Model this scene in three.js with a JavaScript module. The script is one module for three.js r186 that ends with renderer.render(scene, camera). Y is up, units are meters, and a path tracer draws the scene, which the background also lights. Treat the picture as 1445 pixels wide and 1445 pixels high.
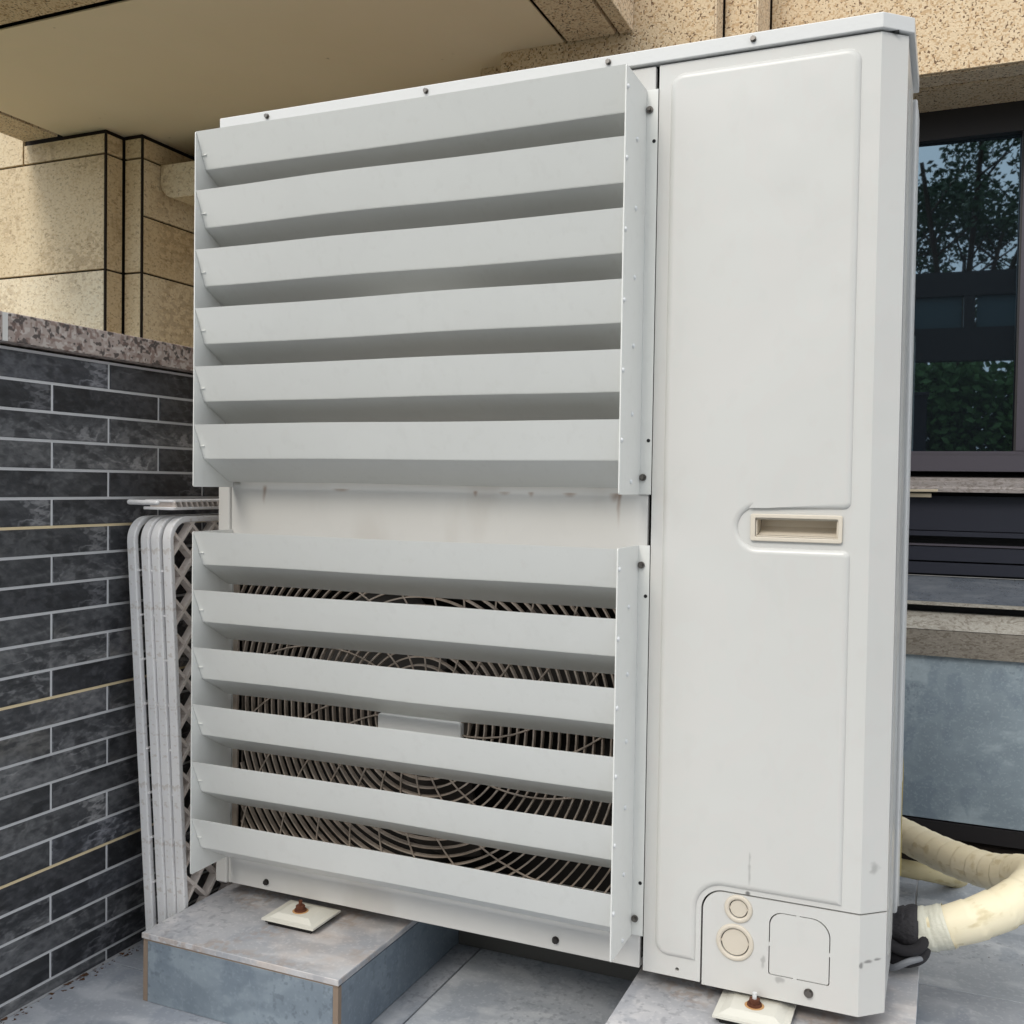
import * as THREE from 'three';
import { mergeGeometries, toCreasedNormals } from 'three/addons/utils/BufferGeometryUtils.js';

// ---------------------------------------------------------------- camera, sky, sun, exposure
const scene = new THREE.Scene();
const camera = new THREE.PerspectiveCamera(53.74, 1, 0.05, 400);
camera.rotation.order = 'YXZ';
camera.position.set(1.4255, 0.8608, 1.7359);
camera.rotation.set(-0.0265, 0.4072, 0.0152);
const renderer = new THREE.WebGLRenderer();
renderer.toneMapping = THREE.LinearToneMapping;
renderer.toneMappingExposure = 1.22;
renderer.shadowMap.enabled = true;
{
  const W = 256, H = 128, d = new Float32Array(W * H * 4);
  const s = new THREE.Vector3(-1.6, 7.07, 8).normalize();
  for (let j = 0; j < H; j++) for (let i = 0; i < W; i++) {
    const up = ((j + 0.5) / H - 0.5) * Math.PI, az = ((i + 0.5) / W - 0.5) * 2 * Math.PI;
    const x = Math.cos(up) * Math.cos(az), y = Math.sin(up), z = Math.cos(up) * Math.sin(az);
    const c = x * s.x + y * s.y + z * s.z;
    const L = 0.85 * (1 + 0.6 * Math.pow(Math.max(0, c), 2));
    const k = (j * W + i) * 4;
    d[k] = 0.955 * L; d[k + 1] = 1.0 * L; d[k + 2] = 1.05 * L; d[k + 3] = 1;
  }
  const t = new THREE.DataTexture(d, W, H, THREE.RGBAFormat, THREE.FloatType);
  t.mapping = THREE.EquirectangularReflectionMapping; t.magFilter = THREE.LinearFilter; t.minFilter = THREE.LinearFilter;
  t.needsUpdate = true;
  scene.background = t; scene.environment = t;
}
const sun = new THREE.DirectionalLight(new THREE.Color(1.0, 0.94, 0.84), 1.35);
sun.position.set(0.6 - 2.4, 0.6 + 10.6, 12); sun.target.position.set(0.6, 0.6, 0);
sun.castShadow = true; sun.shadow.radius = 36; sun.shadow.mapSize.set(2048, 2048);
Object.assign(sun.shadow.camera, { left: -6, right: 6, top: 6, bottom: -6, near: 0.5, far: 30 });
scene.add(sun, sun.target);

// ---------------------------------------------------------------- helpers
let seed = 12345;
const rnd = () => { seed = (seed + 0x6D2B79F5) | 0; let t = Math.imul(seed ^ (seed >>> 15), 1 | seed); t = (t + Math.imul(t ^ (t >>> 7), 61 | t)) ^ t; return ((t ^ (t >>> 14)) >>> 0) / 4294967296; };
const rr = (a, b) => a + (b - a) * rnd();
const hash = (x, y, s) => { let h = Math.imul(x, 374761393) + Math.imul(y, 668265263) + Math.imul(s, 1442695041); h = Math.imul(h ^ (h >>> 13), 1274126177); return ((h ^ (h >>> 16)) >>> 0) / 4294967296; };
const sm = (t) => t * t * (3 - 2 * t);
const lerp = (a, b, t) => a + (b - a) * t;
const clamp = (v, a = 0, b = 1) => Math.min(b, Math.max(a, v));
const step = (a, b, v) => sm(clamp((v - a) / (b - a)));
function vn(u, v, n, m, s) {           // tileable value noise, n x m cells over the unit square
  const x = u * n, y = v * m, xi = Math.floor(x), yi = Math.floor(y), fx = sm(x - xi), fy = sm(y - yi);
  const X = (k) => ((k % n) + n) % n, Y = (k) => ((k % m) + m) % m;
  return lerp(lerp(hash(X(xi), Y(yi), s), hash(X(xi + 1), Y(yi), s), fx), lerp(hash(X(xi), Y(yi + 1), s), hash(X(xi + 1), Y(yi + 1), s), fx), fy);
}
function fbm(u, v, n, m, s, o = 4) { let a = 0.5, r = 0, t = 0; for (let i = 0; i < o; i++) { r += a * vn(u, v, n << i, m << i, s + i * 17); t += a; a *= 0.5; } return r / t; }
function tex(N, size, fn, srgb = true) { // fn(u, v) -> [r, g, b] 0..1; one repeat covers size metres
  const d = new Uint8Array(N * N * 4);
  for (let j = 0; j < N; j++) for (let i = 0; i < N; i++) {
    const c = fn((i + 0.5) / N, (j + 0.5) / N), k = (j * N + i) * 4;
    for (let q = 0; q < 3; q++) d[k + q] = Math.round(255 * clamp(Array.isArray(c) ? c[q] : c));
    d[k + 3] = 255;
  }
  const t = new THREE.DataTexture(d, N, N, THREE.RGBAFormat);
  t.wrapS = t.wrapT = THREE.RepeatWrapping; t.magFilter = THREE.LinearFilter; t.minFilter = THREE.LinearMipmapLinearFilter; t.generateMipmaps = true;
  if (srgb) t.colorSpace = THREE.SRGBColorSpace;
  t.repeat.set(1 / size, 1 / size); t.needsUpdate = true;
  return t;
}
const mix3 = (a, b, t) => [lerp(a[0], b[0], t), lerp(a[1], b[1], t), lerp(a[2], b[2], t)];
const S = (r, g, b) => [r / 255, g / 255, b / 255];
const std = (o) => new THREE.MeshStandardMaterial(o);
const hex = (r, g, b) => new THREE.Color().setRGB(r / 255, g / 255, b / 255, THREE.SRGBColorSpace);

const used = {};
function numbered(name) { const n = used[name] = (used[name] ?? -1) + 1; return n ? name + '_' + String(n).padStart(3, '0') : name; }
function thing(name, label, category, group, pos = [0, 0, 0]) {
  const o = new THREE.Group(); o.name = numbered(name); o.position.set(...pos); scene.add(o);
  o.userData = { label, category }; if (group) o.userData.group = group;
  return o;
}
function part(name, geo, mat, parent, pos, rot, label) {
  const g = Array.isArray(geo) ? merge(geo) : geo;
  const m = new THREE.Mesh(g, mat); m.name = name; m.castShadow = m.receiveShadow = true;
  if (pos) m.position.set(...pos); if (rot) m.rotation.set(...rot);
  if (label) m.userData.label = label;
  parent.add(m); return m;
}
function struct(name, geo, mat, pos) { const m = part(numbered(name), geo, mat, scene, pos); m.userData = { kind: 'structure' }; return m; }
function merge(list) { return mergeGeometries(list.map((g) => { const n = g.index ? g.toNonIndexed() : g; for (const k of Object.keys(n.attributes)) if (!['position', 'normal', 'uv'].includes(k)) n.deleteAttribute(k); return n; })); }
function metreUV(g0, du = 0, dv = 0) {  // box-projected uv in metres
  const g = g0.index ? g0.toNonIndexed() : g0, p = g.attributes.position, uv = new Float32Array(p.count * 2);
  const a = new THREE.Vector3(), b = new THREE.Vector3(), c = new THREE.Vector3();
  for (let i = 0; i < p.count; i += 3) {
    a.fromBufferAttribute(p, i); b.fromBufferAttribute(p, i + 1).sub(a); c.fromBufferAttribute(p, i + 2).sub(a); b.cross(c);
    const x = Math.abs(b.x), y = Math.abs(b.y), z = Math.abs(b.z);
    for (let k = i; k < i + 3; k++) {
      a.fromBufferAttribute(p, k);
      uv[k * 2] = (x > y && x > z ? a.z : a.x) + du; uv[k * 2 + 1] = (y > x && y > z ? a.z : a.y) + dv;
    }
  }
  g.setAttribute('uv', new THREE.BufferAttribute(uv, 2)); return g;
}
// box from corner to corner
function bx(x0, x1, y0, y1, z0, z1) { const g = new THREE.BoxGeometry(x1 - x0, y1 - y0, z1 - z0); g.translate((x0 + x1) / 2, (y0 + y1) / 2, (z0 + z1) / 2); return metreUV(g); }
// plate: back at z = 0, front at z = d with a bevelled rim; w x h centred
const plates = new Map();
function plate(w, h, d, b, v = 0) {
  const key = [w, h, d, b, v].map((n) => n.toFixed(4)).join();
  if (plates.has(key)) return plates.get(key);
  const X = w / 2, Y = h / 2, P = [];
  const q = (A, B, C, D) => P.push(...A, ...B, ...C, ...A, ...C, ...D);
  const r = (x, y, z) => [[-x, -y, z], [x, -y, z], [x, y, z], [-x, y, z]];
  const k = r(X, Y, 0), s = r(X, Y, d - b), f = r(X - b, Y - b, d);
  q(...f);
  for (let i = 0; i < 4; i++) { const j = (i + 1) % 4; q(s[i], s[j], f[j], f[i]); q(k[i], k[j], s[j], s[i]); }
  q(k[3], k[2], k[1], k[0]);
  const g = new THREE.BufferGeometry(); g.setAttribute('position', new THREE.Float32BufferAttribute(P, 3)); g.computeVertexNormals();
  metreUV(g, v * 0.37, v * 0.23); plates.set(key, g); return g;
}
// vertical prism from plan points [x, z]
function prism(pts, y0, y1, bevel = 0) {
  const s = new THREE.Shape(pts.map(([x, z]) => new THREE.Vector2(x, -z)));
  const g = new THREE.ExtrudeGeometry(s, bevel ? { depth: y1 - y0 - 2 * bevel, bevelEnabled: true, bevelSize: bevel, bevelThickness: bevel, bevelOffset: -bevel, bevelSegments: 3 } : { depth: y1 - y0, bevelEnabled: false });
  g.rotateX(-Math.PI / 2); g.translate(0, y0 + (bevel ? bevel : 0), 0); return metreUV(g);
}
// profile [z, y] swept along x
function sweepX(pts, x0, x1) {
  const s = new THREE.Shape(pts.map(([z, y]) => new THREE.Vector2(-z, y)));
  const g = new THREE.ExtrudeGeometry(s, { depth: x1 - x0, bevelEnabled: false });
  g.rotateY(Math.PI / 2); g.translate(x0, 0, 0); return metreUV(g);
}
function roundRect(s, x0, y0, x1, y1, r) {
  const [a, b, c, d] = Array.isArray(r) ? r : [r, r, r, r]; // bl, br, tr, tl
  s.moveTo(x0 + a, y0); s.lineTo(x1 - b, y0); if (b) s.absarc(x1 - b, y0 + b, b, -Math.PI / 2, 0);
  s.lineTo(x1, y1 - c); if (c) s.absarc(x1 - c, y1 - c, c, 0, Math.PI / 2);
  s.lineTo(x0 + d, y1); if (d) s.absarc(x0 + d, y1 - d, d, Math.PI / 2, Math.PI);
  s.lineTo(x0, y0 + a); if (a) s.absarc(x0 + a, y0 + a, a, Math.PI, 1.5 * Math.PI); return s;
}
const ext = (s, depth, bevel = 0, seg = 3) => new THREE.ExtrudeGeometry(s, bevel ? { depth: depth - 2 * bevel, bevelEnabled: true, bevelSize: bevel, bevelThickness: bevel, bevelOffset: -bevel, bevelSegments: seg, curveSegments: 10 } : { depth, bevelEnabled: false, curveSegments: 12 }).translate(0, 0, bevel);

// ---------------------------------------------------------------- textures and materials
const graniteT = tex(1024, 0.6, (u, v) => {
  let c = mix3(S(222, 199, 168), S(236, 217, 190), fbm(u, v, 12, 12, 3, 6));
  c = mix3(c, S(238, 220, 192), step(0.52, 0.72, vn(u, v, 150, 150, 9)) * 0.6);
  c = mix3(c, S(184, 148, 108), step(0.58, 0.76, vn(u, v, 110, 110, 21)) * 0.5);
  c = mix3(c, S(104, 80, 60), step(0.70, 0.80, vn(u, v, 130, 130, 33) * 0.75 + vn(u, v, 260, 260, 35) * 0.25) * 0.85);
  return c;
});
const graniteB = tex(1024, 0.6, (u, v) => 0.5 + 0.5 * (vn(u, v, 180, 180, 51) - step(0.66, 0.8, vn(u, v, 130, 130, 33))), false);
// honed stone of the left pier: softer, with brown weather smudges that have a grain of their own
const pierT = tex(1024, 1.0, (u, v) => {
  let c = mix3(S(224, 207, 178), S(238, 225, 200), fbm(u, v, 6, 6, 103, 7));
  c = mix3(c, S(246, 232, 204), step(0.45, 0.75, fbm(u, v, 150, 150, 107, 3)) * 0.4);
  c = mix3(c, S(190, 162, 120), step(0.48, 0.72, fbm(u, v, 120, 170, 109, 3)) * 0.32);
  c = mix3(c, S(128, 100, 68), step(0.50, 0.72, fbm(u, v, 5, 4, 113, 7)) * step(0.4, 0.65, fbm(u, v, 50, 70, 117, 4)) * 0.24);
  return mix3(c, S(110, 84, 58), step(0.66, 0.76, fbm(u, v, 90, 160, 121, 3)) * 0.3);
});
const copingT = tex(512, 0.35, (u, v) => {
  let c = mix3(S(150, 136, 130), S(182, 168, 160), fbm(u, v, 20, 20, 201, 3));
  c = mix3(c, S(196, 188, 182), step(0.60, 0.74, vn(u, v, 48, 48, 203)) * 0.7);
  c = mix3(c, S(74, 66, 64), step(0.62, 0.74, vn(u, v, 42, 42, 207) * 0.7 + vn(u, v, 90, 90, 208) * 0.3) * 0.9);
  c = mix3(c, S(120, 96, 88), step(0.64, 0.78, vn(u, v, 60, 60, 209)) * 0.6);
  return c;
});
const slateF = (s) => (u, v) => {
  const w = fbm(u, v, 5, 8, s, 5), q = 0.10 * (w - 0.5), st = fbm(u + q, v + q, 14, 50, s + 40, 5), cl = fbm(u, v, 4, 7, s + 80, 4), gr = fbm(u + q, v - q, 60, 90, s + 100, 4);
  const ridge = 1 - Math.abs(2 * fbm(u + 1.5 * q, v + q, 9, 26, s + 140, 5) - 1);
  let c = mix3(S(50, 51, 54), S(98, 98, 99), step(0.3, 0.72, w * 0.35 + st * 0.35 + gr * 0.3));
  c = mix3(c, S(150, 149, 149), step(0.88, 0.99, ridge) * step(0.45, 0.66, cl) * 0.6);
  c = mix3(c, S(132, 131, 131), step(0.52, 0.7, gr) * step(0.5, 0.68, cl) * 0.45);
  c = mix3(c, S(92, 82, 66), step(0.55, 0.75, fbm(u, v, 4, 6, s + 120, 4)) * 0.2);
  return mix3(c, S(28, 29, 32), step(0.55, 0.72, fbm(u, v, 20, 44, s + 160, 4)) * 0.55);
};
const slateT = tex(1024, 0.7, slateF(301)), slateB = tex(1024, 0.7, (u, v) => { const q = 0.10 * (fbm(u, v, 5, 8, 301, 5) - 0.5); return 0.5 * fbm(u + q, v + q, 14, 50, 341, 5) + 0.5 * fbm(u + q, v - q, 60, 90, 401, 4); }, false);
const tileF = (s) => (u, v) => {
  const a = fbm(u, v, 4, 4, s, 7), q = 0.12 * (a - 0.5), b = fbm(u + q, v - q, 8, 26, s + 31, 6), c0 = fbm(u, v, 120, 120, s + 60, 3), d = fbm(u - q, v + q, 18, 12, s + 77, 6);
  let c = mix3(S(158, 163, 170), S(192, 195, 200), step(0.3, 0.72, a * 0.4 + b * 0.3 + d * 0.3));
  c = mix3(c, S(212, 214, 216), step(0.55, 0.72, b) * 0.4);
  c = mix3(c, S(128, 136, 148), step(0.54, 0.7, d) * 0.4);
  c = mix3(c, S(118, 122, 130), step(0.58, 0.74, c0) * step(0.45, 0.6, a) * 0.35);
  return mix3(c, S(222, 223, 224), step(0.6, 0.8, fbm(u, v, 200, 200, s + 90, 2)) * 0.25);
};
const tileT = tex(1024, 1.1, tileF(401)), stoneT = tex(512, 0.4, (u, v) => { const q = 0.1 * (fbm(u, v, 5, 5, 431, 4) - 0.5); let c = mix3(S(150, 143, 134), S(176, 170, 162), fbm(u + q, v, 16, 60, 433, 5)); c = mix3(c, S(116, 106, 96), step(0.5, 0.7, fbm(u + q, v + q, 40, 110, 437, 4)) * 0.6); return mix3(c, S(198, 193, 186), step(0.55, 0.72, fbm(u, v, 90, 140, 439, 3)) * 0.4); }), tileB = tex(256, 0.3, (u, v) => fbm(u, v, 24, 24, 420, 3), false);
const plinthT = tex(1024, 1.1, (u, v) => {
  let c = tileF(451)(u, v);
  c = mix3(c, S(196, 172, 152), step(0.5, 0.7, fbm(u, v, 5, 5, 461, 6)) * 0.4);
  return mix3(c, S(150, 126, 108), step(0.56, 0.7, fbm(u, v, 9, 9, 467, 6)) * step(0.4, 0.6, fbm(u, v, 120, 120, 469, 2)) * 0.28);
});
const soffitT = tex(256, 1.5, (u, v) => { let c = mix3(S(244, 226, 198), S(250, 233, 207), fbm(u, v, 5, 5, 501, 4)); return mix3(c, S(120, 98, 70), step(0.985, 0.995, vn(u, v, 60, 60, 507)) * 0.5); });
const plainB = tex(256, 0.5, (u, v) => fbm(u, v, 3, 3, 601, 3), false);
const peelB = tex(256, 0.12, (u, v) => fbm(u, v, 20, 20, 611, 3), false);
const grimeR = tex(512, 0.9, (u, v) => 0.36 + 0.34 * fbm(u, v, 4, 4, 631, 6), false);

// painted sheet of the left front: white, with rust runs and grime as they are under the upper louver
const RUST = [[0.885, 0.846, 0.055, 0.004], [0.876, 0.8465, 0.014, 0.010], [0.715, 0.847, 0.008, 0.006], [0.60, 0.847, 0.010, 0.005], [0.66, 0.847, 0.006, 0.012], [0.79, 0.847, 0.007, 0.012], [0.30, 0.847, 0.005, 0.018], [0.112, 0.846, 0.030, 0.005]];
const sheetT = tex(1024, 1.7, (u, v) => {
  const x = u * 1.7, y = v * 1.7;
  let c = mix3(S(201, 199, 195), S(208, 206, 202), fbm(u, v, 8, 8, 701, 5));
  c = mix3(c, S(178, 171, 162), step(0.56, 0.78, fbm(u, v, 14, 5, 709, 5)) * 0.28);
  for (const [rx, ry, l, w] of RUST) {
    const q = (ry - y) / l, e = Math.abs(x - rx + 0.006 * (fbm(u, v, 60, 60, 719, 3) - 0.5)) / (w * (1.15 - 0.5 * clamp(q)));
    if (q > -0.3 && q < 1.3 && e < 1.5) c = mix3(c, S(122, 92, 74), (1 - sm(clamp(e / 1.3))) * (1 - sm(clamp(q > 0 ? q / 1.25 : -q * 3))) * (0.35 + 0.7 * fbm(u, v, 100, 60, 723, 3)) * 0.7);
  }
  return c;
});
// the door sheet: faint scuffs, a pen-like tick and scratches on the lower cover
const MARK = [[1.127, 0.168, 0.0035, 0.004], [1.323, 0.085, 0.006, 0.003], [1.337, 0.087, 0.005, 0.0022], [1.313, 0.08, 0.003, 0.006], [1.155, 0.055, 0.004, 0.014], [1.183, 0.03, 0.009, 0.006], [1.13, 0.21, 0.0018, 0.03], [1.33, 0.24, 0.008, 0.01]];
const doorT = tex(1024, 1.7, (u, v) => {
  const x = u * 1.7, y = v * 1.7;
  let c = mix3(S(205, 204, 200), S(211, 209, 205), fbm(u, v, 7, 7, 741, 5));
  c = mix3(c, S(190, 188, 183), step(0.58, 0.8, fbm(u, v, 60, 40, 749, 5)) * 0.07);
  MARK.forEach(([mx, my, w, h], i) => {
    const e = Math.hypot((x - mx) / w, (y - my) / h);
    if (e < 1.3) c = mix3(c, S(96, 94, 92), (1 - step(0.4, 1.2, e + 0.8 * (vn(u, v, 320, 320, 753) - 0.5))) * (i === 0 ? 0.85 : i > 3 ? 0.28 : 0.6));
  });
  return c;
});
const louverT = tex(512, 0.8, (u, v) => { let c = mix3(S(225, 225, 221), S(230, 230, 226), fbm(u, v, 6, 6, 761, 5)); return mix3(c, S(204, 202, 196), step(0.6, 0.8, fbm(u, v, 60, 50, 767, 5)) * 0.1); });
const dustT = tex(256, 0.25, (u, v) => mix3(S(184, 173, 162), S(140, 124, 110), fbm(u, v, 8, 8, 781, 4)));
const boardT = tex(512, 0.5, (u, v) => { let c = mix3(S(230, 228, 228), S(240, 238, 237), fbm(u, v, 6, 6, 791, 4)); return mix3(c, S(176, 160, 144), step(0.58, 0.76, fbm(u, v, 60, 80, 797, 4)) * 0.3); });
const wrapT = tex(512, 0.5, (u, v) => { let c = mix3(S(234, 222, 188), S(243, 233, 206), fbm(u, v, 6, 10, 811, 5)); return mix3(c, S(166, 144, 92), step(0.58, 0.78, fbm(u, v, 18, 24, 817, 6)) * 0.3); });

const M = {
  granite: std({ map: graniteT, bumpMap: graniteB, bumpScale: 0.0012, roughness: 0.85 }),
  granite2: std({ map: graniteT, bumpMap: graniteB, bumpScale: 0.0012, roughness: 0.85, color: hex(244, 240, 232) }),
  pier: std({ map: pierT, bumpMap: graniteB, bumpScale: 0.0004, roughness: 0.7 }),
  pier2: std({ map: pierT, bumpMap: graniteB, bumpScale: 0.0004, roughness: 0.7, color: hex(246, 240, 230) }),
  joint: std({ color: hex(34, 25, 18), roughness: 0.95 }),
  coping: std({ map: copingT, roughness: 0.55 }),
  grout: std({ color: hex(206, 206, 208), roughness: 0.9, bumpMap: peelB, bumpScale: 0.0006 }),
  goldGrout: std({ color: hex(224, 204, 166), roughness: 0.85, bumpMap: peelB, bumpScale: 0.0006 }),
  whiteGrout: std({ color: hex(214, 212, 208), roughness: 0.9 }),
  soffit: std({ map: soffitT, roughness: 0.9, bumpMap: plainB, bumpScale: 0.002 }),
  floor: std({ map: tileT, roughness: 0.5, bumpMap: tileB, bumpScale: 0.0005 }),
  floor2: std({ map: tileT, roughness: 0.55, color: hex(238, 238, 240), bumpMap: tileB, bumpScale: 0.0005 }),
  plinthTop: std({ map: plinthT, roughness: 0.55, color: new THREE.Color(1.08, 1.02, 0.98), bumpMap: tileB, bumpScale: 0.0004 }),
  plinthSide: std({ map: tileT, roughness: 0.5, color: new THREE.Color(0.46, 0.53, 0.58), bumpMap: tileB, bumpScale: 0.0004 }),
  basePanel: std({ map: tileT, roughness: 0.4, color: new THREE.Color(0.74, 0.84, 0.87), bumpMap: tileB, bumpScale: 0.0004 }),
  tan: std({ color: hex(140, 122, 106), roughness: 0.8, bumpMap: peelB, bumpScale: 0.0006 }),
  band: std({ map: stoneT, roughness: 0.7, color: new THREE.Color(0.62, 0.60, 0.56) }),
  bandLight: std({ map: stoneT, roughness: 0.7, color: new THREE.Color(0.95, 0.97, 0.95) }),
  sill: std({ map: tileT, roughness: 0.18, color: new THREE.Color(0.3, 0.32, 0.35) }),
  frame: std({ color: hex(74, 70, 78), roughness: 0.45, metalness: 0.2, bumpMap: peelB, bumpScale: 0.0002 }),
  frameDark: std({ color: hex(38, 35, 36), roughness: 0.5 }),
  navy: std({ color: hex(38, 40, 50), roughness: 0.35 }),
  black: std({ color: hex(26, 26, 27), roughness: 0.8 }),
  glass: new THREE.MeshPhysicalMaterial({ color: new THREE.Color(0.008, 0.010, 0.013), roughness: 0.015, ior: 3.0, specularColor: new THREE.Color(0.6, 0.83, 1.0) }),
  teal: std({ color: hex(64, 84, 90), roughness: 0.5 }),
  room: std({ color: hex(40, 38, 38), roughness: 0.9 }),
  sheet: std({ map: sheetT, roughness: 0.42, roughnessMap: null, bumpMap: plainB, bumpScale: 0.0012 }),
  door: std({ map: doorT, roughness: 0.3, bumpMap: plainB, bumpScale: 0.0028 }),
  lid: std({ color: hex(214, 214, 213), roughness: 0.35, bumpMap: peelB, bumpScale: 0.0001 }),
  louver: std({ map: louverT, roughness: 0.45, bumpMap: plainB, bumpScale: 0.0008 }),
  beige: std({ color: hex(214, 204, 188), roughness: 0.5, bumpMap: peelB, bumpScale: 0.0002 }),
  guard: std({ map: dustT, roughness: 0.75 }),
  cavity: std({ color: hex(30, 27, 25), roughness: 0.9 }),
  fan: std({ color: hex(52, 48, 45), roughness: 0.6 }),
  steel: std({ color: hex(120, 116, 112), roughness: 0.35, metalness: 0.9 }),
  zinc: std({ color: hex(226, 227, 228), roughness: 0.3, metalness: 0.25 }),
  darkSteel: std({ color: hex(58, 54, 52), roughness: 0.45, metalness: 0.6 }),
  rust: std({ color: hex(112, 62, 38), roughness: 0.85, bumpMap: peelB, bumpScale: 0.001 }),
  padWhite: std({ color: hex(220, 217, 206), roughness: 0.55, bumpMap: peelB, bumpScale: 0.0004 }),
  rubber: std({ color: hex(30, 28, 27), roughness: 0.85 }),
  board: std({ map: boardT, roughness: 0.5 }),
  boardIn: std({ map: boardT, roughness: 0.6, color: hex(244, 234, 226) }),
  wrap: std({ map: wrapT, roughness: 0.6 }),
  wrapEnd: std({ color: hex(214, 212, 196), roughness: 0.5, bumpMap: peelB, bumpScale: 0.001 }),
  sleeve: std({ color: hex(48, 46, 49), roughness: 0.7, bumpMap: peelB, bumpScale: 0.002 }),
  cableGrey: std({ color: hex(128, 130, 134), roughness: 0.5 }),
  cableYellow: std({ color: hex(168, 150, 88), roughness: 0.6 }),
  card: std({ color: hex(204, 190, 164), roughness: 0.85 }),
  trunk: std({ color: hex(70, 58, 46), roughness: 0.95 }),
  leaf: std({ color: new THREE.Color(0.09, 0.19, 0.05), roughness: 0.6, side: THREE.DoubleSide }),
  leafDark: std({ color: new THREE.Color(0.035, 0.075, 0.025), roughness: 0.6, side: THREE.DoubleSide }),
  dirt: std({ color: hex(84, 58, 40), roughness: 0.95 }),
  dead: std({ color: hex(150, 92, 54), roughness: 0.9, side: THREE.DoubleSide }),
  lawn: std({ color: new THREE.Color(0.06, 0.075, 0.035), roughness: 0.95 }),
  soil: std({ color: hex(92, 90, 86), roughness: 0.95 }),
};

// ---------------------------------------------------------------- ground and patio floor
const G = -0.175;
{
  struct('ground', new THREE.CircleGeometry(180, 48).rotateX(-Math.PI / 2), M.soil, [0, G - 0.4, 0]);
  struct('yard', [bx(-8, -0.21, G - 0.4, G - 0.03, -1.2, 14), bx(-0.21, 8, G - 0.4, G - 0.03, -1.185, 14)], M.lawn);
  const f = new THREE.Group(); f.name = 'patio_floor'; f.userData = { kind: 'structure' }; scene.add(f);
  part('bedding', bx(-0.21, 4.2, G - 0.028, G - 0.006, -1.183, 3.34), M.grout, f);
  const xs = [-0.207, 0.49, 1.375, 2.26, 3.145, 4.03], z0 = -1.185, dz = 0.645;
  for (let i = 0; i < xs.length - 1; i++) for (let k = 0; k < 7; k++) {
    const w = xs[i + 1] - xs[i] - 0.004, h = dz - 0.004;
    part('tile', plate(w, h, 0.012, 0.001, Math.floor(rnd() * 5)), rnd() < 0.5 ? M.floor : M.floor2, f, [(xs[i] + xs[i + 1]) / 2, G - 0.012 + rr(-0.0006, 0.0006), z0 + dz * (k + 0.5)], [-Math.PI / 2, 0, 0]);
  }
  part('edge_strip', bx(-0.2, 4.2, G - 0.11, G - 0.002, -1.19, -1.1855), M.whiteGrout, f);
}

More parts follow.
